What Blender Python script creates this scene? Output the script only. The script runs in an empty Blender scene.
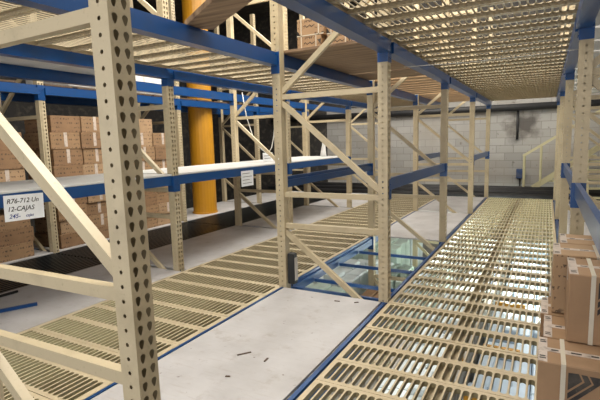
import bpy, bmesh, math, random
from mathutils import Vector, Matrix
random.seed(7)
S = bpy.context.scene
COL = S.collection
ORD = ['first','second','third','fourth','fifth','sixth','seventh','eighth','ninth','tenth','eleventh','twelfth','thirteenth','fourteenth','fifteenth','sixteenth','seventeenth','eighteenth','nineteenth','twentieth']
def ordn(i):
    if i < 20: return ORD[i]
    t = (i+1)//10; u = (i+1) % 10
    tens = {2:'twenty',3:'thirty',4:'forty'}[t]
    return tens+'-'+ORD[u-1] if u else {2:'twentieth',3:'thirtieth',4:'fortieth'}[t]

# ------------------------------------------------------------------ materials
def nmat(name):
    m = bpy.data.materials.new(name); m.use_nodes = True
    nt = m.node_tree; b = nt.nodes['Principled BSDF']
    return m, nt, b
def N(nt, t, **kw):
    n = nt.nodes.new(t)
    for k, v in kw.items(): setattr(n, k, v)
    return n
def ramp(nt, fac, stops):
    r = N(nt, 'ShaderNodeValToRGB')
    e = r.color_ramp.elements
    while len(e) < len(stops): e.new(0.5)
    for el, (p, c) in zip(e, stops):
        el.position = p; el.color = (c[0], c[1], c[2], 1) if hasattr(c, '__len__') else (c, c, c, 1)
    nt.links.new(fac, r.inputs[0]); return r.outputs[0]
def mix(nt, f, a, b, mode='MIX'):
    m = N(nt, 'ShaderNodeMix'); m.data_type = 'RGBA'; m.blend_type = mode
    for sock, v in ((m.inputs[0], f), (m.inputs[6], a), (m.inputs[7], b)):
        if hasattr(v, 'is_output'): nt.links.new(v, sock)
        else: sock.default_value = v if not hasattr(v, '__len__') else (v[0], v[1], v[2], 1)
    return m.outputs[2]
def noise(nt, scale, detail=4, vec=None, rough=.55):
    n = N(nt, 'ShaderNodeTexNoise'); n.inputs['Scale'].default_value = scale
    n.inputs['Detail'].default_value = detail; n.inputs['Roughness'].default_value = rough
    if vec: nt.links.new(vec, n.inputs['Vector'])
    return n.outputs['Fac']
def coords(nt, which='Object', scale=(1,1,1)):
    tc = N(nt, 'ShaderNodeTexCoord'); mp = N(nt, 'ShaderNodeMapping')
    mp.inputs['Scale'].default_value = scale
    nt.links.new(tc.outputs[which], mp.inputs[0]); return mp.outputs[0]
def worldpos(nt, scale=(1,1,1)):
    g = N(nt, 'ShaderNodeNewGeometry'); mp = N(nt, 'ShaderNodeMapping')
    mp.inputs['Scale'].default_value = scale
    nt.links.new(g.outputs['Position'], mp.inputs[0]); return mp.outputs[0]

def paint(name, c, rough=.4, dirt=(.3,.25,.18), amt=.35, scale=6, metal=0.0, spec=.5):
    m, nt, b = nmat(name)
    v = worldpos(nt)
    f = ramp(nt, noise(nt, scale, 6, v), [(.5, 0), (.78, amt)])
    f2 = ramp(nt, noise(nt, scale*9, 3, v), [(.62, 0), (.74, amt*.7)])
    c1 = mix(nt, f, c, dirt); c2 = mix(nt, f2, c1, dirt)
    nt.links.new(c2, b.inputs['Base Color'])
    b.inputs['Roughness'].default_value = rough; b.inputs['Metallic'].default_value = metal
    b.inputs['Specular IOR Level'].default_value = spec
    return m
M = {}
M['cream'] = paint('cream_paint', (.51,.42,.27), .42, (.26,.20,.12), .5)
M['plank'] = paint('plank_paint', (.56,.46,.30), .42, (.30,.25,.14), .30, 9)
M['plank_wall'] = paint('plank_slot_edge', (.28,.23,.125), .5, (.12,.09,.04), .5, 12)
M['blue'] = paint('blue_paint', (.004,.055,.195), .28, (.03,.05,.10), .45, 5)
M['blue_edge'] = M['blue']
M['black'] = paint('black_rubber', (.012,.013,.014), .55, (.03,.03,.03), .4)
M['dark_steel'] = paint('dark_steel', (.010,.012,.013), .35, (.03,.03,.03), .5, 8)
M['yellow'] = paint('yellow_paint', (.52,.24,.012), .4, (.25,.12,.02), .35, 3)
M['pipe'] = paint('black_pipe', (.02,.02,.022), .5, (.06,.055,.05), .5, 8)
M['white_cable'] = paint('white_cable', (.75,.74,.70), .5)
M['paper'] = paint('paper', (.82,.83,.85), .7, (.6,.6,.62), .3, 20)
M['ink_black'] = paint('black_ink', (.02,.02,.025), .7)
M['ink_blue'] = paint('blue_ink', (.03,.06,.25), .7)
M['strap'] = paint('plastic_strap', (.62,.56,.45), .35)
M['white_tape'] = paint('printed_tape', (.58,.49,.42), .4, (.10,.07,.06), .9, 22)
M['print_dark'] = paint('printed_black', (.022,.018,.018), .6)
M['stair_paint'] = paint('stair_paint', (.55,.50,.30), .5)
M['white_board'] = paint('white_board', (.62,.61,.59), .6, (.4,.38,.35), .4, 3)
M['wrap_white'] = paint('wrapped_goods', (.66,.70,.70), .35, (.35,.40,.40), .6, 4)
M['wrap_green'] = paint('wrapped_goods_green', (.56,.66,.58), .3, (.30,.36,.30), .6, 5)
M['wrap_blue'] = paint('wrapped_goods_blue', (.45,.54,.64), .35, (.25,.3,.4), .6, 4)
M['grey_goods'] = paint('grey_goods', (.46,.42,.37), .7, (.2,.17,.14), .6, 6)
M['blue_box'] = paint('blue_box', (.02,.05,.14), .5)
M['pink_wrap'] = paint('pink_wrap', (.62,.38,.30), .6)
M['white_cloth'] = paint('white_bag', (.7,.7,.68), .6)

def plywood_white():
    m, nt, b = nmat('whitewashed_plywood')
    v = worldpos(nt)
    base = mix(nt, ramp(nt, noise(nt, 2.2, 6, v), [(.35, 0), (.7, 1)]), (.53,.51,.505), (.41,.39,.38))
    v2 = worldpos(nt, (3, 22, 1))
    streak = ramp(nt, noise(nt, 2.0, 5, v2), [(.55, 0), (.75, .35)])
    c = mix(nt, streak, base, (.36,.30,.26))
    spots = ramp(nt, noise(nt, 17, 4, v), [(.685, 0), (.72, .75)])
    c = mix(nt, spots, c, (.16,.12,.10))
    big = ramp(nt, noise(nt, 5.5, 7, v, .7), [(.56, 0), (.72, .55)])
    c = mix(nt, big, c, (.30,.25,.21))
    nt.links.new(c, b.inputs['Base Color']); b.inputs['Roughness'].default_value = .55
    return m
M['ply'] = plywood_white()
def wood(name, a, bcol, sc=(1.5, 30, 8)):
    m, nt, b = nmat(name)
    v = worldpos(nt, sc)
    f = ramp(nt, noise(nt, 1.6, 6, v), [(.3, 0), (.7, 1)])
    nt.links.new(mix(nt, f, a, bcol), b.inputs['Base Color']); b.inputs['Roughness'].default_value = .7
    return m
M['wood'] = wood('brown_board', (.40,.27,.16), (.13,.07,.035), (1.2, 16, 8))
M['wood_light'] = wood('pale_board', (.46,.30,.16), (.28,.17,.09))
M['wood_dark'] = wood('dark_board', (.13,.08,.05), (.06,.035,.02))
def kraft(name, c, textamt=.8):
    m, nt, b = nmat(name)
    v = coords(nt, 'Object')
    base = mix(nt, ramp(nt, noise(nt, 5, 5, v), [(.35, 0), (.7, 1)]), c, tuple(k*.78 for k in c))
    # lines of small print on the long sides: stretched noise inside horizontal bands
    sep = N(nt, 'ShaderNodeSeparateXYZ'); nt.links.new(v, sep.inputs[0])
    w = N(nt, 'ShaderNodeMath', operation='MULTIPLY'); nt.links.new(sep.outputs[2], w.inputs[0]); w.inputs[1].default_value = 2*math.pi/.06
    s = N(nt, 'ShaderNodeMath', operation='SINE'); nt.links.new(w.outputs[0], s.inputs[0])
    band = ramp(nt, s.outputs[0], [(.30, 0), (.42, 1)])
    nz = ramp(nt, noise(nt, 42, 2, coords(nt, 'Object', (1, 1, .6))), [(.53, 0), (.57, 1)])
    blk = ramp(nt, noise(nt, 3.1, 1, v), [(.42, 0), (.46, 1)])
    mm = N(nt, 'ShaderNodeMath', operation='MULTIPLY'); nt.links.new(band, mm.inputs[0]); nt.links.new(nz, mm.inputs[1])
    m2 = N(nt, 'ShaderNodeMath', operation='MULTIPLY'); nt.links.new(mm.outputs[0], m2.inputs[0]); nt.links.new(blk, m2.inputs[1])
    m3 = N(nt, 'ShaderNodeMath', operation='MULTIPLY'); nt.links.new(m2.outputs[0], m3.inputs[0]); m3.inputs[1].default_value = textamt
    gn = N(nt, 'ShaderNodeNewGeometry'); sn = N(nt, 'ShaderNodeSeparateXYZ'); nt.links.new(gn.outputs['Normal'], sn.inputs[0])
    side = N(nt, 'ShaderNodeMath', operation='LESS_THAN'); nt.links.new(sn.outputs[2], side.inputs[0]); side.inputs[1].default_value = .5
    m4 = N(nt, 'ShaderNodeMath', operation='MULTIPLY'); nt.links.new(m3.outputs[0], m4.inputs[0]); nt.links.new(side.outputs[0], m4.inputs[1]); m3 = m4
    nt.links.new(mix(nt, m3.outputs[0], base, (.05,.03,.02)), b.inputs['Base Color'])
    b.inputs['Roughness'].default_value = .75
    return m
M['kraft'] = kraft('kraft_board', (.34,.205,.105))
M['kraft_b'] = kraft('kraft_board_brown', (.28,.16,.08))
M['kraft_c'] = kraft('kraft_board_pale', (.42,.27,.15))
M['kraft_plain'] = kraft('kraft_board_plain', (.36,.22,.12), 0)
M['dark_roof'] = paint('dark_roof', (.05,.045,.04), .8)
def glow_panel():  # glowing sheet added to light the racks from above
    m, nt, b = nmat('glow_panel_sheet')
    b.inputs['Base Color'].default_value = (.8,.8,.78,1)
    b.inputs['Emission Color'].default_value = (1,.95,.86,1); b.inputs['Emission Strength'].default_value = 2.8
    return m
M['glow_panel'] = glow_panel()
def block_wall():
    m, nt, b = nmat('painted_block_wall')
    v = worldpos(nt)
    sw = N(nt, 'ShaderNodeSeparateXYZ'); nt.links.new(v, sw.inputs[0])
    cb = N(nt, 'ShaderNodeCombineXYZ'); nt.links.new(sw.outputs[0], cb.inputs[0]); nt.links.new(sw.outputs[2], cb.inputs[1])
    br = N(nt, 'ShaderNodeTexBrick'); nt.links.new(cb.outputs[0], br.inputs['Vector'])
    br.inputs['Scale'].default_value = 1; br.inputs['Brick Width'].default_value = .42; br.inputs['Row Height'].default_value = .2
    br.inputs['Mortar Size'].default_value = .008
    br.inputs['Color1'].default_value = (.33,.32,.30,1); br.inputs['Color2'].default_value = (.42,.405,.385,1); br.inputs['Mortar'].default_value = (.25,.24,.22,1)
    f = ramp(nt, noise(nt, 1.1, 7, v), [(.42, 0), (.68, .8)])
    c = mix(nt, f, br.outputs[0], (.34,.31,.27))
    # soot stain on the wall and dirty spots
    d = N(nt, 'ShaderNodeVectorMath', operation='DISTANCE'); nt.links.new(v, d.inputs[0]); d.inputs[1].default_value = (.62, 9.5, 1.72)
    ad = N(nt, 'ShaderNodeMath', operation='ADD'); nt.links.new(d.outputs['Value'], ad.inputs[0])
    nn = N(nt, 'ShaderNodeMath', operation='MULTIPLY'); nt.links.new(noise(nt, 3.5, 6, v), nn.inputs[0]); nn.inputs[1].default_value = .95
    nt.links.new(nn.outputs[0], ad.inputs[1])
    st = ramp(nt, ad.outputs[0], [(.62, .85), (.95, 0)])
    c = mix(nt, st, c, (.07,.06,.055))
    sp = ramp(nt, noise(nt, 9, 5, v), [(.66, 0), (.72, .7)])
    c = mix(nt, sp, c, (.15,.13,.11))
    nt.links.new(c, b.inputs['Base Color']); b.inputs['Roughness'].default_value = .8
    return m
M['block'] = block_wall()
M['wall_in_shade'] = paint('wall_in_shade', (.035,.032,.03), .8)  # near-black colour stands in for shade on unlit walls
M['dark_roof'].use_fake_user = False
M['concrete'] = paint('concrete', (.33,.32,.30), .7, (.2,.19,.18), .5, 1.5)
M['roof'] = paint('roof_sheet', (.62,.60,.55), .6, (.4,.37,.33), .4, 1)

# ------------------------------------------------------------------ mesh helpers
class MB:
    def __init__(s): s.v = []; s.f = []
    def quad(s, a, b, c, d):
        n = len(s.v); s.v += [a, b, c, d]; s.f.append((n, n+1, n+2, n+3))
    def poly(s, pts):
        n = len(s.v); s.v += list(pts); s.f.append(tuple(range(n, n+len(pts))))
    def box(s, a, b):
        x0, y0, z0 = a; x1, y1, z1 = b
        n = len(s.v)
        s.v += [(x0,y0,z0),(x1,y0,z0),(x1,y1,z0),(x0,y1,z0),(x0,y0,z1),(x1,y0,z1),(x1,y1,z1),(x0,y1,z1)]
        s.f += [tuple(n+i for i in q) for q in ((0,3,2,1),(4,5,6,7),(0,1,5,4),(1,2,6,5),(2,3,7,6),(3,0,4,7))]
        return s
    def prism(s, prof, p0, p1, axis='Y'):
        # closed profile extruded along an axis; prof in the two other axes
        def P(u, w, t):
            return (u, t, w) if axis == 'Y' else ((t, u, w) if axis == 'X' else (u, w, t))
        n = len(s.v); k = len(prof)
        s.v += [P(u, w, p0) for u, w in prof] + [P(u, w, p1) for u, w in prof]
        for i in range(k):
            j = (i+1) % k; s.f.append((n+i, n+j, n+k+j, n+k+i))
        s.f.append(tuple(n+i for i in range(k))[::-1]); s.f.append(tuple(n+k+i for i in range(k)))
        return s
    def bar(s, a, b, w, h, up=(0,1,0)):
        # rectangular bar from a to b; w across 'up', h along 'up'
        a = Vector(a); b = Vector(b); d = (b-a).normalized(); u = Vector(up); u = (u-d*u.dot(d)).normalized(); r = d.cross(u)
        n = len(s.v)
        for p in (a, b):
            for sx, sy in ((-1,-1),(1,-1),(1,1),(-1,1)): s.v.append(tuple(p+r*(sx*w/2)+u*(sy*h/2)))
        s.f += [tuple(n+i for i in q) for q in ((0,3,2,1),(4,5,6,7),(0,1,5,4),(1,2,6,5),(2,3,7,6),(3,0,4,7))]
        return s
    def tube(s, pts, r, seg=8, r2=None):
        pts = [Vector(p) for p in pts]; n0 = len(s.v); prev = None
        for i, p in enumerate(pts):
            d = (pts[min(i+1, len(pts)-1)]-pts[max(i-1, 0)]).normalized()
            if prev is None:
                u = Vector((0,0,1)) if abs(d.z) < .9 else Vector((1,0,0))
            else: u = prev
            u = (u-d*u.dot(d)).normalized(); prev = u; w = d.cross(u)
            rr = r if r2 is None else r+(r2-r)*i/(len(pts)-1)
            for k in range(seg):
                a = 2*math.pi*k/seg; s.v.append(tuple(p+u*(rr*math.cos(a))+w*(rr*math.sin(a))))
        for i in range(len(pts)-1):
            for k in range(seg):
                k2 = (k+1) % seg; s.f.append((n0+i*seg+k, n0+i*seg+k2, n0+(i+1)*seg+k2, n0+(i+1)*seg+k))
        s.f.append(tuple(n0+k for k in range(seg))[::-1]); s.f.append(tuple(n0+(len(pts)-1)*seg+k for k in range(seg)))
        return s
    def mesh(s, name, mat, bevel=0, smooth=False):
        me = bpy.data.meshes.new(name); me.from_pydata(s.v, [], s.f)
        bm = bmesh.new(); bm.from_mesh(me)
        bmesh.ops.remove_doubles(bm, verts=bm.verts, dist=1e-5)
        if bevel: bmesh.ops.bevel(bm, geom=list(bm.edges), offset=bevel, segments=1, affect='EDGES', profile=.5)
        bmesh.ops.recalc_face_normals(bm, faces=bm.faces)
        if smooth:
            for f in bm.faces: f.smooth = True
        bm.to_mesh(me); bm.free()
        me.materials.append(mat)
        return me
def mesh2(name, a, ma, b, mb_):
    n = len(a.v); k = len(a.f)
    me = bpy.data.meshes.new(name); me.from_pydata(a.v+b.v, [], a.f+[tuple(i+n for i in f) for f in b.f])
    bm = bmesh.new(); bm.from_mesh(me); bmesh.ops.recalc_face_normals(bm, faces=bm.faces); bm.to_mesh(me); bm.free()
    me.materials.append(ma); me.materials.append(mb_)
    for p in me.polygons[k:]: p.material_index = 1
    return me
def ob(name, me, parent=None, loc=(0,0,0), rz=0):
    o = bpy.data.objects.new(name, me); COL.objects.link(o)
    o.location = loc; o.rotation_euler = (0,0,rz)
    if parent: o.parent = parent
    return o
def tag(o, label, cat, group=None, kind=None):
    o['label'] = label; o['category'] = cat
    if group: o['group'] = group
    if kind: o['kind'] = kind
    return o
def empty(name, loc, rz=0):
    o = bpy.data.objects.new(name, None); COL.objects.link(o); o.location = loc; o.rotation_euler = (0,0,rz)
    o.empty_display_size = .1
    return o
def struct(name, mb, mat):
    o = ob(name, mb.mesh(name, mat)); o['kind'] = 'structure'; return o

# ------------------------------------------------------------------ layout numbers (metres); X across the aisles, Y down the aisles
BAYS = [-2.76, 0.0, 2.6, 5.2, 7.8]
PW = .085                      # post size across the rack
PY = .088                      # post size along the rack
# rack rows: (left outer face, right outer face)
ROW = {'M': (-1.128, 0.0), 'L': (-3.60, -2.47), 'K': (-5.93, -4.80), 'R': (1.362, 2.49)}
RN = {'M': 'central rack', 'L': 'rack left of the centre', 'K': 'far left rack', 'R': 'right rack'}
UPZ = 2.285                    # top of the upper beams
MIDZ = 1.10
KMID = .93
BH = .125

# ------------------------------------------------------------------ building shell
struct('floor', MB().box((-12,-6,-2.45), (6,9.7,-2.35)), M['concrete'])
struct('wall_back', MB().box((-5.0,9.5,-2.35), (6,9.7,2.42)), M['block'])
struct('wall_back_upper', MB().box((-12,9.5,2.42), (6,9.7,5.6)), M['wall_in_shade'])  # unlit top of the back wall, shade put into its colour
struct('wall_back_left', MB().box((-12,9.5,-2.35), (-5.0,9.7,2.42)), M['wall_in_shade'])  # unlit left part of the same wall, coloured dark as shade
struct('wall_left', MB().box((-10.2,-6,-2.35), (-10,9.5,5.6)), M['wall_in_shade'])
struct('wall_right', MB().box((5.8,-6,-2.35), (6,9.5,5.6)), M['block'])
struct('ceiling', MB().box((-12,-6,5.6), (6,9.7,5.7)), M['dark_roof'])
for k in range(3):
    struct('roof_glow_%d' % (k+1), MB().box((-2.7,-5.5+k*5,5.56), (2.2,-.8+k*5,5.6)), M['glow_panel'])  # unseen glowing roof panels, added to brighten the overhead slots

# ------------------------------------------------------------------ upright frames
Z0, Z1 = -2.35, 4.4
def post_mesh():
    mb = MB(); pitch = .0508
    n = int((Z1-Z0)/pitch)
    # local frame: outer face at x=0 looking +X, body towards -X, y 0..PY
    def ring(outline, border, to3):
        k = len(outline)
        for i in range(k):
            j = (i+1) % k
            mb.quad(to3(border[i]), to3(border[j]), to3(outline[j]), to3(outline[i]))
    tear = [(.0118,.005),(.008,.0128),(0,.0160),(-.008,.0128),(-.0118,.005),(-.0075,-.008),(-.003,-.0175),(.003,-.0175),(.0075,-.008)]
    side = [(.0075*math.cos(a), .0075*math.sin(a)) for a in [math.pi/4*i for i in range(8)]]
    for r in range(n):
        zc = Z0+pitch*(r+.5); h = pitch/2
        for yc, y0, y1 in ((PY*.27, 0, PY/2), (PY*.73, PY/2, PY)):
            a, b = y1-yc, y0-yc
            border = [(a,.004),(a,h),(0,h),(b,h),(b,.004),(b,-h),(-.0025,-h),(.0025,-h),(a,-h)]
            ring(tear, border, lambda p: (0, yc+p[0], zc+p[1]))
        for yy in (0, PY):
            hw = PW/2
            border = [(hw,0),(hw,h),(0,h),(-hw,h),(-hw,0),(-hw,-h),(0,-h),(hw,-h)]
            ring(side, border, lambda p: (-hw+p[0], yy, zc+p[1]))
    zt = Z0+pitch*n
    # rear lips and their returns
    for y0, y1 in ((0, .042), (PY, PY-.042)):
        mb.quad((-PW,y0,Z0),(-PW,y1,Z0),(-PW,y1,zt),(-PW,y0,zt))
        mb.quad((-PW,y1,Z0),(-PW+.012,y1,Z0),(-PW+.012,y1,zt),(-PW,y1,zt))
    me = bpy.data.meshes.new('post'); me.from_pydata(mb.v, [], mb.f)
    bm = bmesh.new(); bm.from_mesh(me); bmesh.ops.remove_doubles(bm, verts=bm.verts, dist=1e-5)
    bmesh.ops.recalc_face_normals(bm, faces=bm.faces)
    bm.to_mesh(me); bm.free(); me.materials.append(M['cream'])
    return me
POST = post_mesh()
FOOT = MB().box((.0,-.03,0), (.085,PY+.03,.012)).box((.0,-.02,.012),(.02,-.008,.05)).mesh('foot_plate', M['cream'])
FD = 1.128
HZ = [-1.9, -.62, .625, .935, 1.868, 2.75, 3.7]
def brace_mesh(a, b, nm, w=.048, d=.040):
    # open C channel from a to b (x,z), lying across the frame at y centre
    yc = PY/2
    a3 = Vector((a[0], yc, a[1])); b3 = Vector((b[0], yc, b[1])); dr = (b3-a3).normalized(); up = Vector((0,1,0)); r = dr.cross(up)
    t = .004; mb = MB()
    prof = [(-w/2,-d/2),(w/2,-d/2),(w/2,d/2),(w/2-t,d/2),(w/2-t,-d/2+t),(-w/2+t,-d/2+t),(-w/2+t,d/2),(-w/2,d/2)]
    n = len(mb.v); k = len(prof)
    for p in (a3, b3):
        for u, q in prof: mb.v.append(tuple(p+r*u+up*q))
    for i in range(k):
        j = (i+1) % k; mb.f.append((n+i, n+j, n+k+j, n+k+i))
    for s in (0, k):
        mb.f.append((n+s+0,n+s+1,n+s+4,n+s+5)); mb.f.append((n+s+1,n+s+2,n+s+3,n+s+4)); mb.f.append((n+s+0,n+s+5,n+s+6,n+s+7))
    return mb.mesh(nm, M['cream'])
xa, xb = PW*.75, FD-PW*.75
BR = [brace_mesh((xa,z), (xb,z), 'horizontal_brace') for z in HZ]
dg = [((xa,3.64),(xb,2.80)), ((xa,1.90),(xb,2.72)), ((xa,1.83),(xb,.985)), ((xa,.575),(xb,-.20)), ((xa,-.66),(xb,-1.6))]
DG = [brace_mesh(a, b, 'diagonal_brace') for a, b in dg]
def frame(row, yi, label):
    x0, x1 = ROW[row]
    t = empty('upright_frame', (x0, BAYS[yi], Z0))
    tag(t, label, 'rack frame', 'upright frames of the '+RN[row])
    p = ob('post', POST, t, (FD,0,-Z0)); q = ob('post', POST, t, (0,PY,-Z0), math.pi)
    for b in BR: ob('horizontal_brace', b, t, (0,0,-Z0))
    for b in DG: ob('diagonal_brace', b, t, (0,0,-Z0))
    ob('foot_plate', FOOT, t, (-.02,0,0)); ob('foot_plate', FOOT, t, (FD-PW+.02-.04,0,0))
    return t
FL = {
 'M': ['cream rack frame closest to the camera, its holed post filling the left foreground', 'cream rack frame in mid picture with a black box at its left foot', 'cream rack frame of the central rack just past the open floor hole', 'fourth cream frame of the central rack, standing on the pale deck near the wall', 'last cream frame of the central rack, at the end of the walkway'],
 'L': ['cream frame of the left-hand rack nearest the camera, beside the handwritten sign', 'cream frame of the left-hand rack behind the tall foreground post, first along the plank walkway', 'cream frame of the left-hand rack right beyond the small white notice', 'third cream frame of the left-hand rack, standing far back before the dark gap', 'fourth and farthest cream frame of the left-hand rack by the back wall'],
 'K': ['cream frame of the far left rack at the picture edge', 'cream frame of the far left rack standing at the left end of the carton stacks', 'cream frame of the far left rack between the cartons and the yellow column', 'cream frame of the far left rack in the dark beyond the yellow column', 'farthest cream frame of the far left rack'],
 'R': ['cream frame of the right rack beside the camera', 'wide cream frame at the right behind the stacked cartons', 'cream frame of the right rack, second behind the cartons', 'yellowish cream frame of the right rack, third behind the cartons', 'last cream frame of the right rack near the back wall']}
for r in 'MLKR':
    for i in range(5):
        fr = frame(r, i, FL[r][i])
        if r == 'M' and i == 0:            # the nearest frame leans slightly to the left
            fr.rotation_euler.y = -.011; fr.location.x += .011*(1.35-Z0); fr.location.z -= .011*FD

# ------------------------------------------------------------------ beams
def beam_meshes(length, h, side, plain):
    # step beam: body, local y 0..length, x centred, top at z=0; step towards 'side'
    w = .052; s = side
    o = w/2+.044; prof = [(-o,-h),(w/2,-h),(w/2,-.034),(.004,-.034),(.004,0),(-w/2,0),(-w/2,-.034),(-o,-.034)]
    if plain: prof = [(-w/2,-h),(w/2,-h),(w/2,-.034),(.004,-.034),(.004,0),(-w/2,0)]
    prof = [(s*u, z) for u, z in prof]
    bm = MB().prism(prof, .002, length-.002).mesh('rail_body', M['blue'])
    cs = []
    for yy, dr in ((0, 1), (length, -1)):
        mb = MB()
        x_in, x_out = s*PW/2, -s*PW/2-(.003 if s > 0 else -.003)
        # plate across the post side face and a lip around the outer face
        mb.box((min(x_in,x_out), min(yy,yy+dr*.004), -h-.075), (max(x_in,x_out), max(yy,yy+dr*.004), 0))
        mb.box((min(x_out,x_out-s*.004), min(yy-dr*.045,yy+dr*.004), -h-.075), (max(x_out,x_out-s*.004), max(yy-dr*.045,yy+dr*.004), 0))
        for k in range(3): mb.box((min(x_out-s*.009,x_out), yy-dr*.022-.006, -h-.05+k*.0508), (max(x_out-s*.009,x_out), yy-dr*.022+.006, -h-.038+k*.0508))
        cs.append(mb.mesh('end_connector', M['blue']))
    return bm, cs
BC = {}
def beam(row, side, bay, ztop, label, h=BH):
    y0 = BAYS[bay]+PY; L = BAYS[bay+1]-BAYS[bay]-PY
    x0, x1 = ROW[row]
    x = x1-PW/2 if side == 'right' else x0+PW/2
    s = -1 if side == 'right' else 1
    key = (round(L,3), h, s)
    if key not in BC: BC[key] = beam_meshes(L, h, s, h < BH)
    bm, cs = BC[key]
    t = empty('rack_rail', (x, y0, ztop-h))
    tag(t, label, 'rack rail', 'blue rails of the '+RN[row])
    ob('rail_body', bm, t, (0,0,h))
    for c in cs: ob('end_connector', c, t, (0,0,h))
    return t
BAYN = ['nearest bay', 'second bay', 'third bay', 'farthest bay']
for r in 'MLKR':
    for sd in ('left', 'right'):
        for b in range(4):
            beam(r, sd, b, UPZ, 'blue upper-level beam along the %s side of the %s, %s' % (sd, RN[r], BAYN[b]))
            beam(r, sd, b, (-.0165 if r != 'M' else 0.0), 'blue deck-level beam along the %s side of the %s, %s' % (sd, RN[r], BAYN[b]))
for r, sd, bs in (('M','left',(1,3)),('M','right',(1,3)),('L','right',(0,1,2)),('L','left',(0,1,2)),('K','right',(0,1)),('K','left',(0,1)),('R','left',(0,1)),('R','right',(0,1))):
    for b in bs:
        beam(r, sd, b, (KMID if r == 'K' else MIDZ), 'blue waist-high beam along the %s side of the %s, %s' % (sd, RN[r], BAYN[b]), .105)

# ------------------------------------------------------------------ slotted planks of the walkways
def plank_mesh(L, pitch=.2889, W=.285, sp=.0462, slot=.0355, sl=.232, dz=-.030, d=-.032, wave=0, wallmat='plank_wall'):
    mb = MB(); wl = MB(); m = .028
    n = int((L-2*m)/sp); m = (L-n*sp)/2
    def zt(p): return (p[0], p[1], 0)
    for i in range(n):
        xc = m+sp*(i+.5); yc = W/2; r = slot/2; hy = sl/2-r
        outl = []
        for a in (0,45,90,135,180): outl.append((r*math.cos(math.radians(a)), hy+r*math.sin(math.radians(a))))
        for a in (180,225,270,315,360): outl.append((r*math.cos(math.radians(a)), -hy+r*math.sin(math.radians(a))))
        hp, hw = sp/2, W/2
        bord = [(hp,hy),(hp,hw),(0,hw),(-hp,hw),(-hp,hy),(-hp,-hy),(-hp,-hw),(0,-hw),(hp,-hw),(hp,-hy)]
        for k in range(10):
            j = (k+1) % 10
            o1, o2 = outl[k], outl[j]; b1, b2 = bord[k], bord[j]
            mb.quad((xc+b1[0],yc+b1[1],0),(xc+b2[0],yc+b2[1],0),(xc+o2[0],yc+o2[1],0),(xc+o1[0],yc+o1[1],0))
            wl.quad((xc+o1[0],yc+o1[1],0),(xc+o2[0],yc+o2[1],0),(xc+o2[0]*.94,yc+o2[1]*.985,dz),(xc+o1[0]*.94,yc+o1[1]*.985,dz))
    for a, b in ((0, m), (L-m, L)): mb.quad((a,0,0),(b,0,0),(b,W,0),(a,W,0))
    for y, yi in ((0, .014), (W, W-.014)):
        xs = [0]+[m+sp*i/2 for i in range(2*n+1)]+[L]
        sg = 1 if y == 0 else -1
        for i in range(len(xs)-1):
            a, b = xs[i], xs[i+1]
            wa = wave*((i+1) % 2 == 0) if i else 0; wb = wave*(i % 2 == 0) if i < len(xs)-2 else 0
            wa, wb = (wave if i % 2 == 0 and i else 0), (wave if (i+1) % 2 == 0 and i+1 < len(xs)-1 else 0)
            mb.quad((a,y,0),(b,y,0),(b,y+sg*wb,d),(a,y+sg*wa,d)); mb.quad((a,y+sg*wa,d),(b,y+sg*wb,d),(b,yi+sg*.012,d),(a,yi+sg*.012,d))
    mb.quad((0,0,0),(0,W,0),(0,W,-.03),(0,0,-.03)); mb.quad((L,0,0),(L,W,0),(L,W,-.03),(L,0,-.03))
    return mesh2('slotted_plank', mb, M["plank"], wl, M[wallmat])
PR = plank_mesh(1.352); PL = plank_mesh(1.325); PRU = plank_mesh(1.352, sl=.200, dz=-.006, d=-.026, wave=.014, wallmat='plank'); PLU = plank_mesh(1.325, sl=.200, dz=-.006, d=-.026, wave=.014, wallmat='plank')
def planks(me, x, z, y_from, y_to, where, group, phase=0.0):
    pitch = .2889; k = 0
    y = y_from
    while y+pitch <= y_to+.01:
        o = ob('slotted_plank', me, None, (x, y+.002+random.uniform(-.001,.001), z+random.uniform(-.0015,.0015)))
        tag(o, 'cream slotted steel plank %s, %s from the camera' % (where, ordn(k)), 'floor plank', group)
        y += pitch; k += 1
GT = 0.003
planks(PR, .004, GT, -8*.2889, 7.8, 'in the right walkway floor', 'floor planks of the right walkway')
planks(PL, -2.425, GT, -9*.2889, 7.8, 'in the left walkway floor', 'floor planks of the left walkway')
UPP = UPZ+.003
planks(PRU, .004, UPP, -8*.2889, 7.8, 'overhead above the right walkway', 'overhead planks above the right walkway')
planks(PLU, -2.425, UPP, -9*.2889, 7.8, 'overhead above the left walkway', 'overhead planks above the left walkway')
# joists under the middle of the right walkway, one per bay
for b in range(4):
    y0, y1 = BAYS[b]+.002, BAYS[b+1]-.002
    mb = MB().box((-.045,0,0),(.045,y1-y0,.008)).box((-.045,0,.092),(.045,y1-y0,.10)).box((-.006,0,.008),(.006,y1-y0,.092))
    tag(ob('support_joist', mb.mesh('support_joist', M['wood_dark'] if False else M['cream']), None, (.668,y0,-.146)), 'steel joist seen through the slots along the middle of the right walkway, '+BAYN[b], 'joist', 'joists under the right walkway')

# dark bar grating of the shaded aisle between the left racks
for b in range(4):
    y0, y1 = BAYS[b]+.01, BAYS[b+1]-.01; mb = MB(); L = y1-y0
    x = 0
    W = 1.13
    n = 17
    for i in range(n):
        xx = i*(W-.03)/(n-1); mb.box((xx,0,-.045),(xx+.03,L,0))
    for k in range(5): mb.box((0,k*(L-.03)/4,-.06),(W,k*(L-.03)/4+.03,-.045))
    tag(ob('bar_grating', mb.mesh('bar_grating', M['dark_steel']), None, (-4.765,y0,-.005)), 'black bar grating in the dark aisle before the carton stacks, '+BAYN[b], 'floor grating', 'black gratings of the dark aisle')

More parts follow.
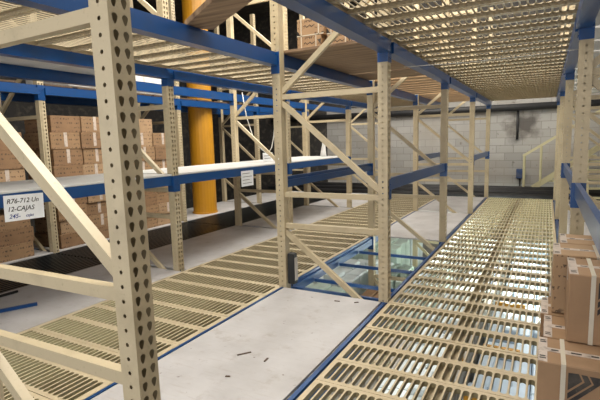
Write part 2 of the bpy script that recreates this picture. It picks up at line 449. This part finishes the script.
# ------------------------------------------------------------------ decks
def slab(name, x0, x1, y0, y1, z1, t, mat, label, cat, group=None):
    o = ob(name, MB().box((0,0,0),(x1-x0,y1-y0,t)).mesh(name, mat, .002), None, (x0,y0,z1-t))
    return tag(o, label, cat, group)
# decks lie between the beams
slab('deck_board', -1.062, -.062, -2.66, -.01, .004, .018, M['ply'], 'whitewashed plywood deck in the foreground between the two plank walkways', 'deck board', 'plywood decks')
for b, lb in ((2, 'pale plywood deck of the central rack just past the open hole'), (3, 'farthest pale plywood deck of the central rack near the back wall')):
    slab('deck_board', -1.062, -.062, BAYS[b]+.09, BAYS[b+1]-.004, .004, .018, M['ply'], lb, 'deck board', 'plywood decks')
for b in range(4):
    slab('deck_board', -3.60, -2.435, BAYS[b]+.09, BAYS[b+1]-.004, .004, .018, M['ply'], 'pale plywood floor deck of the rack left of the centre, '+BAYN[b], 'deck board', 'plywood decks')
    slab('deck_board', -5.93, -4.80, BAYS[b]+.09, BAYS[b+1]-.004, .004, .018, M['ply'], 'pale plywood floor deck of the far left rack, '+BAYN[b], 'deck board', 'plywood decks')
    slab('deck_board', 1.425, 2.49, BAYS[b]+.09, BAYS[b+1]-.004, .004, .018, M['ply'], 'pale plywood floor deck of the right rack, '+BAYN[b], 'deck board', 'plywood decks')
for b in (0,1,2):
    slab('shelf_board', -3.585, -2.485, BAYS[b]+.09, BAYS[b+1]-.004, MIDZ+.02, .018, M['white_board'], 'white shelf board on the waist-high beams left of the centre, '+BAYN[b], 'shelf board', 'waist-high shelf boards')
for b in (0,1):
    slab('shelf_board', -5.915, -4.815, BAYS[b]+.09, BAYS[b+1]-.004, KMID+.02, .018, M['white_board'], 'pale shelf board under the upper carton stacks, '+BAYN[b], 'shelf board', 'waist-high shelf boards')
slab('overhead_board', -3.585, -2.46, BAYS[0]+.1, -.7, UPZ+.022, .02, M['white_board'], 'white overhead board of the rack left of the centre, nearer piece', 'board', 'white overhead boards')
slab('overhead_board', -3.585, -2.46, -.69, BAYS[1]-.01, UPZ+.022, .02, M['white_board'], 'white overhead board of the rack left of the centre, farther piece', 'board', 'white overhead boards')
for b in range(4):
    nb = 4
    for k in range(nb):
        y0 = BAYS[b]+.1+k*(BAYS[b+1]-BAYS[b]-.11)/nb; y1 = BAYS[b]+.1+(k+1)*(BAYS[b+1]-BAYS[b]-.11)/nb-.09
        slab('overhead_board', 1.37, 2.48, y0, y1, UPZ+.022, .02, M['white_board'], 'white overhead board of the right rack, %s of the %s' % (ORD[k], BAYN[b]), 'board', 'white overhead boards of the right rack')
for k in range(7):
    y0 = BAYS[1]+.11+k*.352
    slab('wooden_board', -1.12, -.008, y0, y0+(.345 if k != 4 else .315), UPZ+.027, .025, M['wood'], 'brown overhead deck board of the central rack carrying cartons, %s from the front' % ORD[k], 'wooden board', 'brown boards over the open hole')
for b in (2,3):
    for k in range(8):
        y0 = BAYS[b]+.11+k*.31
        slab('wooden_board', -1.12, -.008, y0, y0+.22, UPZ+.027, .025, M['wood_light'], 'light brown overhead slat of the central rack, %s of the %s' % (ORD[k], BAYN[b]), 'wooden board', 'brown overhead slats')
for b in (0,1,2):
    for k in range(5):
        y0 = BAYS[b]+.11+k*.49
        slab('wooden_board', -5.92, -4.81, y0, y0+.42, UPZ+.027, .025, M['wood_dark'], 'dark brown overhead board of the far left rack, %s of the %s' % (ORD[k], BAYN[b]), 'wooden board', 'dark overhead boards of the far left rack')
# loose plank lying across the open top of the nearest bay
mb = MB().box((0,0,0),(1.36,.215,.045))
tag(ob('loose_plank', mb.mesh('loose_plank', M['wood'], .004), None, (-1.15,-1.15,UPZ+.001), math.radians(-33)), 'thick brown plank lying across the upper beams above the foreground bay', 'plank')

# ------------------------------------------------------------------ cartons
CART = {}
def carton(x, y, z, w, d, h, mat, label, group, name='carton', rz=0, tapes=True, cat='carton', tape_face='x'):
    key = (w, d, h, mat, tape_face)
    if key not in CART:
        body = MB().box((0,0,0),(w,d,h)).mesh('carton', M[mat], .004)
        tp = MB()
        if tape_face == 'x':     # strip over the top and down the +X side, print label
            tp.box((-.0005,d/2-.025,h-.06),(.0,d/2+.025,h)); tp.box((w,d/2-.025,h*.15),(w+.0015,d/2+.025,h)); tp.box((0,d/2-.025,h),(w+.0015,d/2+.025,h+.0015))
        else:
            tp.box((0,d/2-.028,h),(w,d/2+.028,h+.0015)); tp.box((-.0015,d/2-.028,h-.08),(0,d/2+.028,h+.0015))
        CART[key] = (body, tp.mesh('tape', M['white_tape']))
    body, tp = CART[key]
    o = ob(name, body, None, (x,y,z), rz); tag(o, label, cat, group)
    if tapes: ob('tape', tp, o)
    return o
mats = ['kraft','kraft_b','kraft_c']
# upper shelf of the far left rack
zs = KMID+.021
for lvl, base, layers, hh, word in ((0, zs, 4, .236, 'upper shelf'), (1, .005, 4, .198, 'floor deck')):
    cols = 5; pitch = 2.34/cols
    for b, b0 in ((1, .16), (0, -1.62)):
        ncol = 5 if b == 1 else 3
        for c in range(ncol):
            for k in range(layers):
                if b == 1 and lvl == 0 and k == 3 and c == 4: continue
                if b == 0 and k == 3: continue
                jx = random.uniform(-.015,.015); dx = .08 if (c == 0 and k < 2 and b == 1) else 0
                m = random.choice(mats)
                carton(-5.50+jx, b0+c*pitch+random.uniform(0,.006)+(.03 if k % 2 else 0), base+k*(hh+.001), .62, pitch-.012, hh, m,
                       'kraft carton, far left rack %s, %s stack from left, %s layer up, %s' % (word, ORD[c], ORD[k], BAYN[b]),
                       'cartons on the %s of the far left rack' % word, tapes=random.random() < .55)
# stack at the right edge
BX = 'stacked cartons at the right edge'
def rcarton(x, y, z, w, d, h, label, emblem, mat='kraft_plain', strapx=None, name='carton'):
    o = ob(name, MB().box((0,0,0),(w,d,h)).mesh('carton', M[mat], .004), None, (x,y,z))
    tag(o, label, 'carton', BX)
    tp = MB().box((0,d/2-.02,h),(w,d/2+.02,h+.0015)).box((-.0015,d/2-.02,h-.07),(0,d/2+.02,h+.0015))
    tp.box((0,.004,h),(.035,d/2-.02,h+.0012)).box((0,d/2+.02,h),(.035,d-.004,h+.0012))
    tpn = MB()
    for q in range(7): tpn.box((.05+q*.075,d/2-.007,h+.0015),(.05+q*.075+.028+.012*(q % 2),d/2+.006,h+.0021))
    for q in (.045,d-.045): tpn.poly([(.006,q-.016,h+.0018),(.030,q-.016,h+.0018),(.030,q-.004,h+.0018),(.006,q-.004,h+.0018)]); tpn.poly([(.006,q+.004,h+.0018),(.024,q+.004,h+.0018),(.030,q+.016,h+.0018),(.006,q+.016,h+.0018)])
    ob('tape', mesh2('tape', tp, M['white_tape'], tpn, M['print_dark']), o)
    if strapx is not None:
        s = MB()
        s.box((strapx-.009,-.003,0),(strapx+.009,-.001,h+.002)); s.box((strapx-.009,-.003,h+.002),(strapx+.009,d+.003,h+.0035)); s.box((strapx-.009,d+.001,0),(strapx+.009,d+.003,h+.002))
        ob('strap', s.mesh('strap', M['strap']), o)
    if emblem:
        # dark printed panel with two pale chevron lines, on the front
        ex = emblem; e = MB(); y = -.0016
        def P(u, v): return (ex+u, y, h+v)
        def strip(pts, wv):
            for (a, b) in zip(pts[:-1], pts[1:]):
                e.quad(P(a[0], a[1]), P(b[0], b[1]), P(b[0], b[1]-wv), P(a[0], a[1]-wv))
        e.poly([P(0,-.028), P(.037,-.026), P(.050,-.055), P(0,-.105)])
        e.poly([P(.045,-.027), P(.066,-.027), P(.082,-.058), P(0,-.143), P(0,-.117), P(.058,-.057)])
        e.poly([P(.074,-.028), P(.40,-.028), P(.40,-.050), P(.12,-.048), P(.108,-.060), P(0,-.178), P(0,-.153), P(.090,-.060)])
        ob('printed_emblem', e.mesh('printed_emblem', M['print_dark']), o)
    return o
rcarton(1.192,-1.70,.006,.56,.262,.494, 'nearest carton at the bottom right, tape across its top, dark chevron print below', .112, strapx=.094)
rcarton(1.212,-1.428,.006,.56,.30,.494, 'lower carton wedged behind the nearest one, mostly under the standing carton', None, 'kraft', strapx=None)
rcarton(1.196,-1.115,.006,.56,.29,.494, 'lower carton under the narrow upright brown one', None, 'kraft')
rcarton(1.240,-.81,.006,.56,.30,.494, 'lowest rear carton of the stack, beneath the strapped ones', None, 'kraft')
rcarton(1.303,-1.45,.5035,.56,.315,.318, 'large upper carton at the right edge with pale strap and dark printed front', .112, strapx=.092)
rcarton(1.244,-1.085,.5035,.56,.285,.318, 'upper strapped carton directly behind the large right one, showing a plain brown front', None, 'kraft_c', strapx=.20)
rcarton(1.282,-.785,.5035,.56,.285,.318, 'rearmost strapped carton on top of the stack, against the wide post', None, 'kraft_c', strapx=.20)
# cartons on the central upper deck
UG = 'cartons on the central upper deck'
zu = UPZ+.0285
for (x, y, z, w, d, h, lb) in ((-1.03,.34,zu,.26,.34,.155,'lower left carton of the pile on the brown upper deck'), (-1.03,.34,zu+.157,.29,.34,.165,'upper left carton of the pile on the brown upper deck, dark script on it'),
        (-.735,.40,zu,.25,.34,.155,'lower right carton of the pile on the brown upper deck'), (-.735,.40,zu+.157,.25,.34,.15,'upper right carton of the pile on the brown upper deck')):
    o = ob('carton', MB().box((0,0,0),(w,d,h)).mesh('carton', M['kraft_c'], .003), None, (x,y,z)); tag(o, lb, 'carton', UG)
    s = MB().box((.04,-.002,0),(.052,0,h)).box((w-.06,-.002,0),(w-.048,0,h)).box((0,-.002,0),(w,-.0005,.010))
    ob('strap', s.mesh('strap', M['strap']), o)
    p = MB()
    for i in range(7): p.bar((.075+i*.017,-.001,h*.55+.012*math.sin(i*2.1)), (.092+i*.017,-.001,h*.55+.012*math.sin((i+1)*2.1)), .006, .0015, (0,1,0))
    p.poly([(.0,-.001,.012),(.035,-.001,.012),(.012,-.001,.05),(0,-.001,.05)]); p.poly([(w-.04,-.001,h-.045),(w-.005,-.001,h-.09),(w,-.001,h-.04)])
    ob('print', p.mesh('print', M['print_dark']), o)
# white and pink wrapped boxes high up behind
for i, (x0, x1, y0, y1, h, m, lb) in enumerate(((-5.9,-4.85,.5,1.35,.42,'white_cloth','white wrapped block on the far left upper deck, nearer one'), (-5.9,-4.85,1.45,2.35,.40,'white_cloth','white wrapped block on the far left upper deck, beside the yellow column'), (1.5,2.3,3.0,3.9,.5,'pink_wrap','pink wrapped block on the right rack upper deck, nearer one'), (1.5,2.3,4.1,5.0,.5,'pink_wrap','pink wrapped block on the right rack upper deck, farther one'))):
    b = MB().box((0,0,0),(x1-x0,y1-y0,h))
    o = ob('wrapped_block', b.mesh('wrapped_block', M[m], .02), None, (x0,y0,UPZ+.03)); tag(o, lb, 'wrapped goods', 'wrapped blocks on the upper decks')
    s = MB().box((-.002,(y1-y0)/2-.01,0),(x1-x0+.002,(y1-y0)/2+.01,h+.002)); ob('strap', s.mesh('strap', M['strap']), o)

# ------------------------------------------------------------------ lower storey: wrapped pallets under the decks
PALM = None
def pallet_mesh():
    mb = MB()
    for k in range(7): mb.box((0,k*.15,.115),(1.0,k*.15+.10,.137))
    for x in (0,.45,.9): mb.box((x,0,.02),(x+.1,1.0,.115))
    for k in (0,.45,.9): mb.box((0,k,0),(1.0,k+.1,.02))
    return mb.mesh('pallet_base', M['wood_light'])
PALM = pallet_mesh()
def lumpy(w, d, h, nx, ny, mat, seed, gap=.004):
    rnd = random.Random(seed); mb = MB()
    cw, cd = w/nx, d/ny
    for i in range(nx):
        for j in range(ny):
            hh = h*(1-rnd.uniform(0,.06))
            mb.box((i*cw+gap,j*cd+gap,0),((i+1)*cw-gap,(j+1)*cd-gap,hh))
    return mb.mesh('load', M[mat], .015)
LOADS = {}
def pallet_load(x, y, z, h, mat, label, group, nx=3, ny=4, seed=0):
    t = empty('pallet_load', (x,y,z)); tag(t, label, 'pallet load', group)
    ob('pallet_base', PALM, t)
    key = (h, mat, nx, ny)
    if key not in LOADS: LOADS[key] = lumpy(.98,.98,h,nx,ny,mat,seed)
    ob('load', LOADS[key], t, (.01,.01,.138))
    return t
g1 = 'pallets of goods below the right walkway'
def goods_pallet(y, h, seed, label):
    t = empty('pallet_load', (.045,y,-2.349)); tag(t, label, 'pallet load', g1)
    rnd = random.Random(seed)
    pm = MB()
    for k in range(7): pm.box((0,k*.155,.115),(1.26,k*.155+.10,.137))
    for x in (0,.58,1.16): pm.box((x,0,0),(x+.1,1.03,.115))
    ob('pallet_base', pm.mesh('pallet_base', M['wood_light']), t)
    hb = h-.138
    for i, (x0, x1, n, m) in enumerate(((.01,.40,3,'wrap_white'),(.47,.56,1,'grey_goods'),(.66,1.25,4,'wrap_blue'))):
        mb = MB(); cw = (x1-x0)/n
        for a in range(n):
            for c in range(3):
                mb.box((x0+a*cw+.004, .01+c*.335+.006, .138), (x0+(a+1)*cw-.004, .01+(c+1)*.335-.006, .138+hb*(1-rnd.uniform(0,.05))))
        ob('load', mb.mesh('load', M[m], .012), t)
    ob('blue_sheet', MB().box((.415,.02,.138),(.445,.98,.138+hb*.98)).mesh('blue_sheet', M['blue']), t)
    for c in range(3 if seed < 4 else 0):
        ob('yellow_lath', MB().box((.40+.26*(c % 2)+.02*c,.30+c*.335,.138+hb),(.55+.45*(c % 2),.345+c*.335,.138+hb+.05)).mesh('yellow_lath', M['yellow']), t)
for j in range(8):
    goods_pallet(-2.3+j*1.17, [1.80,1.88,1.76][j % 3]-(.3 if j > 3 else 0), j, 'pallet of white and bluish goods glimpsed below the right walkway slots, %s from the camera' % ORD[j])
g2 = 'wrapped pallets below the left walkway'
for j in range(8):
    pallet_load(-2.30, -2.3+j*1.17, -2.349, [1.8,1.86,1.6][j % 3]-(.25 if j > 2 else 0), ['wrap_green','wrap_white','wrap_white'][j % 3], 'wrapped pallet load glimpsed below the left walkway slots, %s from the camera' % ORD[j], g2, 4, 3, j+20)
# goods seen through the open bay of the central rack
tag(ob('edge_rail', MB().box((0,0,0),(FD-.18,.03,.07)).mesh('edge_rail', M['blue']), None, (-1.038,.094,-.085)), 'dark blue rail closing the front edge of the open hole', 'rail')
g3 = 'goods on the level below the open bay'
pallet_load(-1.06, .30, -2.349, 1.40, 'grey_goods', 'grey bundled stack seen down through the open hole, nearest', g3, 7, 1, 41)
def half_load(x, y, h, w, mat, nx, ny, gap, seed, label):
    t = empty('pallet_load', (x,y,-2.349)); tag(t, label, 'pallet load', g3)
    pm = MB()
    for k in range(7): pm.box((0,k*.15,.115),(w,k*.15+.10,.137))
    for xx in (0,w-.1): pm.box((xx,0,0),(xx+.1,1.0,.115))
    ob('pallet_base', pm.mesh('pallet_base', M['wood_light']), t)
    ob('load', lumpy(w,.98,h,nx,ny,mat,seed,gap), t, (0,.01,.138))
half_load(-1.06, 1.42, 1.50, .50, 'kraft_b', 3, 1, .004, 51, 'brown bundled stack seen down through the open hole, behind the grey one')
half_load(-.50, 1.42, 1.55, .48, 'wrap_green', 4, 5, .016, 52, 'pale green upright goods seen through the hole right of the brown stack')
half_load(-1.06, 2.72, 1.60, 1.0, 'wrap_green', 7, 4, .016, 53, 'pale green upright goods at the far end below the open hole')
for k, (y, z) in enumerate(((.62,-.12),(1.32,-.12),(2.0,-.12))):
    o = ob('cross_rail', MB().box((0,0,0),(FD-.17,.025,.035)).mesh('cross_rail', M['blue']), None, (-1.043,y,z)); tag(o, 'thin blue cross rail spanning the open hole, %s from the front' % ORD[k], 'rail', 'cross rails in the open hole')

# ------------------------------------------------------------------ small things in the racks
# handwritten sign and notices
def text_part(body, size, loc, parent, mat, shear=.25, name='handwriting'):
    cu = bpy.data.curves.new(name, 'FONT'); cu.body = body; cu.size = size; cu.shear = shear; cu.extrude = .0004; cu.offset = size*.012
    tmp = bpy.data.objects.new('tmp_text', cu); COL.objects.link(tmp)
    dgp = bpy.context.evaluated_depsgraph_get()
    me = bpy.data.meshes.new_from_object(tmp.evaluated_get(dgp)); bpy.data.objects.remove(tmp)
    me.materials.clear(); me.materials.append(mat)
    o = ob(name, me, parent, loc); o.rotation_euler = (math.pi/2, 0, math.pi/2)
    return o
sg = ob('paper_sign', MB().box((0,0,0),(.003,.315,.205)).mesh('paper_sign', M['paper']), None, (-2.4845,-1.815,.882))
sg.rotation_euler = (math.radians(-1.5),0,0)
tag(sg, 'white sheet with handwritten numbers hung on the blue beam at the left edge', 'sign')
text_part('R76-712 Un', .052, (.0035,.018,.140), sg, M['ink_black'])
text_part('12-CAJAS', .052, (.0035,.02,.078), sg, M['ink_black'])
text_part('245-', .048, (.0035,.03,.022), sg, M['ink_blue']); text_part('cajas', .034, (.0035,.16,.024), sg, M['ink_blue'])
n1 = ob('paper_notice', MB().box((0,0,0),(.003,.29,.215)).mesh('paper_notice', M['paper']), None, (-2.4845,1.30,.845)); tag(n1, 'small white printed notice hanging from the blue beam left of the middle post', 'notice', 'white notices')
pl = MB()
for k in range(4): pl.box((.003,.03,.04+k*.045),(.0036,.25-.05*(k % 2),.046+k*.045))
ob('printed_lines', pl.mesh('printed_lines', M['ink_black']), n1)
n2 = ob('paper_notice', MB().box((0,0,0),(.003,.21,.15)).mesh('paper_notice', M['paper']), None, (-3.03,2.70,1.122)); n2.rotation_euler = (0,math.radians(-4),math.radians(-20))
tag(n2, 'small white card standing on the white shelf beside the middle post', 'notice', 'white notices')
pl = MB()
for k in range(2): pl.box((.003,.03,.05+k*.04),(.0036,.17,.06+k*.04))
ob('printed_lines', pl.mesh('printed_lines', M['ink_black']), n2)
# blue rods lying on the left deck
tag(ob('steel_rod', MB().box((-.015,0,0),(.015,1.15,.03)).mesh('steel_rod', M['blue'], .003), None, (-3.42,-2.42,.005), math.radians(-27)), 'blue steel bar lying on the pale deck at the left edge', 'bar', 'loose bars on the left deck')
tag(ob('steel_rod', MB().box((-.012,0,0),(.012,.7,.024)).mesh('steel_rod', M['dark_steel'], .003), None, (-3.50,-1.95,.005), math.radians(-3)), 'short dark bar lying on the pale deck beside the black grating', 'bar', 'loose bars on the left deck')
# black box fixed at the foot of the middle frame
t = empty('post_guard', (-1.065,-.03+.05,.03)); tag(t, 'black box fixed at the foot of the middle frame', 'black box')
t.location = (-1.035,.02,.035)
ob('housing', MB().box((0,0,0),(.075,.07,.31)).mesh('housing', M['black'], .006), t)
ob('bracket', MB().box((.076,.01,.04),(.084,.06,.27)).mesh('bracket', M['grey_goods'], .001), t)
ob('cable', MB().tube([(.03,.035,0),(.028,.035,-.03)], .008).mesh('cable', M['black']), t)
# wood splinters and scraps on the foreground plywood
for i, (x, y, a, l) in enumerate(((-.585,-1.365,52,.10),(-.40,-1.375,95,.05),(-.50,-1.66,20,.03),(-.42,-.16,10,.05),(-.25,-.12,40,.04))):
    o = ob('wood_splinter', MB().box((-l/2,-.006,0),(l/2,.006,.006)).mesh('wood_splinter', M['wood_dark'], .001), None, (x,y,.0045), math.radians(a))
    tag(o, ['long brown splinter lying mid deck on the foreground plywood', 'short bent brown splinter right of the long one on the plywood', 'tiny dark chip at the bottom edge of the plywood beside the near post', 'small brown chip at the far end of the plywood, left of the diagonal foot', 'small dark chip at the far end of the plywood near the blue edge'][i], 'splinter', 'scraps on the foreground deck')
# yellow column
t = empty('yellow_column', (-5.14,3.62,.004)); tag(t, 'round yellow building column standing in the far left rack', 'column')
ob('shaft', MB().tube([(0,0,.02),(0,0,5.55)], .245, 24).mesh('shaft', M['yellow']), t)
ob('base_ring', MB().tube([(0,0,0),(0,0,.03)], .265, 24).mesh('base_ring', M['yellow']), t)
# hanging white cords on the left-hand rack
tag(ob('white_cord', MB().tube([(-3.42,2.72,2.30),(-3.34,2.70,1.9),(-3.22,2.70,1.55),(-3.05,2.70,1.33),(-2.93,2.70,1.25),(-2.85,2.70,1.36),(-2.80,2.70,1.55),(-2.78,2.70,1.7)], .009, 6).mesh('white_cord', M['white_cable'], smooth=True)), 'thin white cord hanging loosely in the frame beyond the small notice', 'cord')
tag(ob('wire', MB().tube([(-.05,.675,2.13),(.5,.68,2.115),(1.0,.68,2.118),(1.40,.686,2.13)], .0022, 6).mesh('wire', M['white_cable'], smooth=True)), 'thin pale wire stretched under the overhead planks across the right walkway', 'wire')
wb = ob('plastic_bag', MB().tube([(0,0,0),(0,.01,.12),(.01,.01,.25),(0,0,.33)], .07, 10, .02).mesh('plastic_bag', M['white_cloth'], smooth=True), None, (-2.95,4.95,1.2)); tag(wb, 'white plastic bag hanging on the far shelf left of the middle', 'bag')
wb.location = (-2.95,4.9,1.121)

# ------------------------------------------------------------------ far end: pipes, stairs, box on the wall
for i, (y, z, r) in enumerate(((8.06,.00,.08),(8.32,.06,.09),(8.66,.10,.10))):
    tag(ob('floor_pipe', MB().tube([(-6,y,z),(3.5,y,z)], r, 12).mesh('floor_pipe', M['pipe'], smooth=True)), 'black pipe running along the foot of the back wall, %s from the walkway' % ORD[i], 'pipe', 'pipes at the foot of the back wall')
tag(ob('high_pipe', MB().tube([(-7,9.408,2.18),(4,9.408,2.18)], .09, 12).mesh('wall_pipe', M['pipe'], smooth=True)), 'black pipe running high along the back wall above the white blocks', 'pipe')
tag(ob('drain_pipe', MB().tube([(.50,9.468,1.35),(.50,9.468,2.1)], .03, 8).mesh('wall_pipe', M['pipe'], smooth=True)), 'short black pipe dropping down the stained part of the back wall', 'pipe')
tag(ob('dark_ledge', MB().box((-7,9.0,-.25),(4,9.495,-.012)).mesh('dark_ledge', M['dark_steel'])), 'dark ledge at the foot of the back wall behind the pipes', 'ledge')
t = empty('switch_box', (.6,9.46,.33)); tag(t, 'blue switch box on the back wall beside the stair rail', 'switch box')
ob('housing', MB().box((-.09,-.08,0),(.09,.04,.25)).mesh('housing', M['blue_box'], .01), t)
ob('conduit', MB().tube([(0,0,0),(0,0,-.33)], .018, 8).mesh('conduit', M['pipe']), t)
t = empty('staircase', (.75,8.9,0)); tag(t, 'cream steel staircase with handrail rising to the right along the back wall', 'staircase')
for yy in (-.25,.15):
    s = MB().bar((0,yy,.02),(2.0,yy,1.5), .04, .10, (0,0,1)); ob('stringer', s.mesh('stringer', M['stair_paint']), t)
hr = MB().tube([(-.03,-.25,.0),(-.03,-.25,.98)], .03, 8); ob('rail_post', hr.mesh('rail_post', M['stair_paint']), t)
hr = MB().tube([(.33,-.25,.28),(.33,-.25,1.22)], .028, 8); ob('rail_post', hr.mesh('rail_post', M['stair_paint']), t)
ob('handrail', MB().bar((-.06,-.25,.95),(2.0,-.25,2.3), .05, .06, (0,0,1)).mesh('handrail', M['stair_paint']), t)
for k in range(7): ob('tread', MB().box((.12+k*.27,-.23,.12+k*.2),(.38+k*.27,.13,.15+k*.2)).mesh('tread', M['stair_paint']), t)
# cream slat stand behind the right rack
t = empty('step_stand', (2.0,7.9,0.005)); tag(t, 'cream stepped stand with open rungs behind the wide right post', 'steps')
for xx in (.02,1.3): ob('side_rail', MB().bar((xx,0,0),(xx,.6,1.05), .04, .06, (0,0,1)).mesh('side_rail', M['stair_paint']), t)
for k in range(5): ob('step', MB().box((.03,.02+k*.12,.02+k*.195),(1.29,.16+k*.12,.06+k*.195)).mesh('step', M['stair_paint']), t)

# ------------------------------------------------------------------ camera
f, yaw, pitch, roll = 451.46, .5002, .1285, -.0266
C = (1.190, -3.7537, 1.443)
cy, sy = math.cos(yaw), math.sin(yaw)
fw = Vector((-sy*math.cos(pitch), cy*math.cos(pitch), -math.sin(pitch))); r = Vector((cy,sy,0)); u = r.cross(fw)
c, s = math.cos(roll), math.sin(roll)
R_, U_ = c*r+s*u, -s*r+c*u
cam = bpy.data.cameras.new('camera'); co = bpy.data.objects.new('camera', cam); COL.objects.link(co)
cam.sensor_fit = 'HORIZONTAL'; cam.sensor_width = 36; cam.lens = 36*f/600; cam.clip_start = .02
m3 = Matrix((R_, U_, -fw)).transposed()
co.matrix_world = Matrix.Translation(C) @ m3.to_4x4()
S.camera = co

# ------------------------------------------------------------------ light
W = bpy.data.worlds.new('world'); S.world = W; W.use_nodes = True
W.node_tree.nodes['Background'].inputs[0].default_value = (.95,.97,1.0,1); W.node_tree.nodes['Background'].inputs[1].default_value = .15
def area(name, loc, size, power, rot=(0,0,0), col=(1,.965,.89)):
    l = bpy.data.lights.new(name, 'AREA'); l.shape = 'RECTANGLE'; l.size, l.size_y = size; l.energy = power; l.color = col
    o = bpy.data.objects.new(name, l); COL.objects.link(o); o.location = loc; o.rotation_euler = rot
    return o
# roof lamps above the upper decks
for i, (x, y) in enumerate(((-2.4,1.3),(-.5,-1.2),(-1.2,4.5),(-3.2,6.0),(2.8,3.5))):
    area('roof_lamp', (x,y,5.4), (1.2,2.4), 150)
# unseen stand-in lights added below the decks for the lit lower storey
def point_fill(loc, power, col=(1,.98,.90)):
    l = bpy.data.lights.new('lower_standin_light', 'POINT'); l.energy = power; l.color = col; l.shadow_soft_size = .04
    o = bpy.data.objects.new('lower_standin_light', l); COL.objects.link(o); o.location = loc
for k in range(11):
    y = 2.1+k*.52
    for x in ((.22,.50,.86,1.16) if k > 1 else (.86,1.16)): point_fill((x,y,-.46), 5.5, (.88,1,.92))
for y in (-1.4,.9): 
    for x in (.14,1.2): area('lower_standin_light', (x,y,-.12), (.2,2.2), 5.5, col=(.97,1,.95))
for x in (-2.25,-1.25): area('lower_standin_light', (x,-1.5,-.12), (.2,2.0), 36, col=(.97,1,.95))
point_fill((-.55,.35,-.30), 2.2); point_fill((-.55,1.75,-.30), 2.2)
# unseen fill light added from the right-hand side
area('side_fill_light', (5.6,1.0,2.6), (3.2,9), 50, (0,math.radians(90),0), (1,.98,.95))
area('roof_lamp', (-1.9,1.7,3.1), (.2,1.5), 32, (0,math.radians(-35),0), (.9,.97,1))  # unseen lamp added above the left walkway to brighten the blue rail
# unseen fill light added behind the camera
area('rear_fill_light', (-1.0,-6.5,1.6), (6,2.6), 150, (math.radians(90),0,0), (.98,.98,1))
# fill lights added under the walkway ceilings, without fittings
for x, y, z, p in ((-1.8,3.9,2.2,9),(.7,3.6,2.2,7),(.7,7.0,2.2,6),(-1.8,7.0,2.2,7)):
    area('aisle_fill', (x,y,z), (.1,1.2), p)
S.view_settings.view_transform = 'Standard'; S.view_settings.look = 'None'; S.view_settings.gamma = 1
S.view_settings.use_curve_mapping = False
S.view_settings.exposure = 0.0
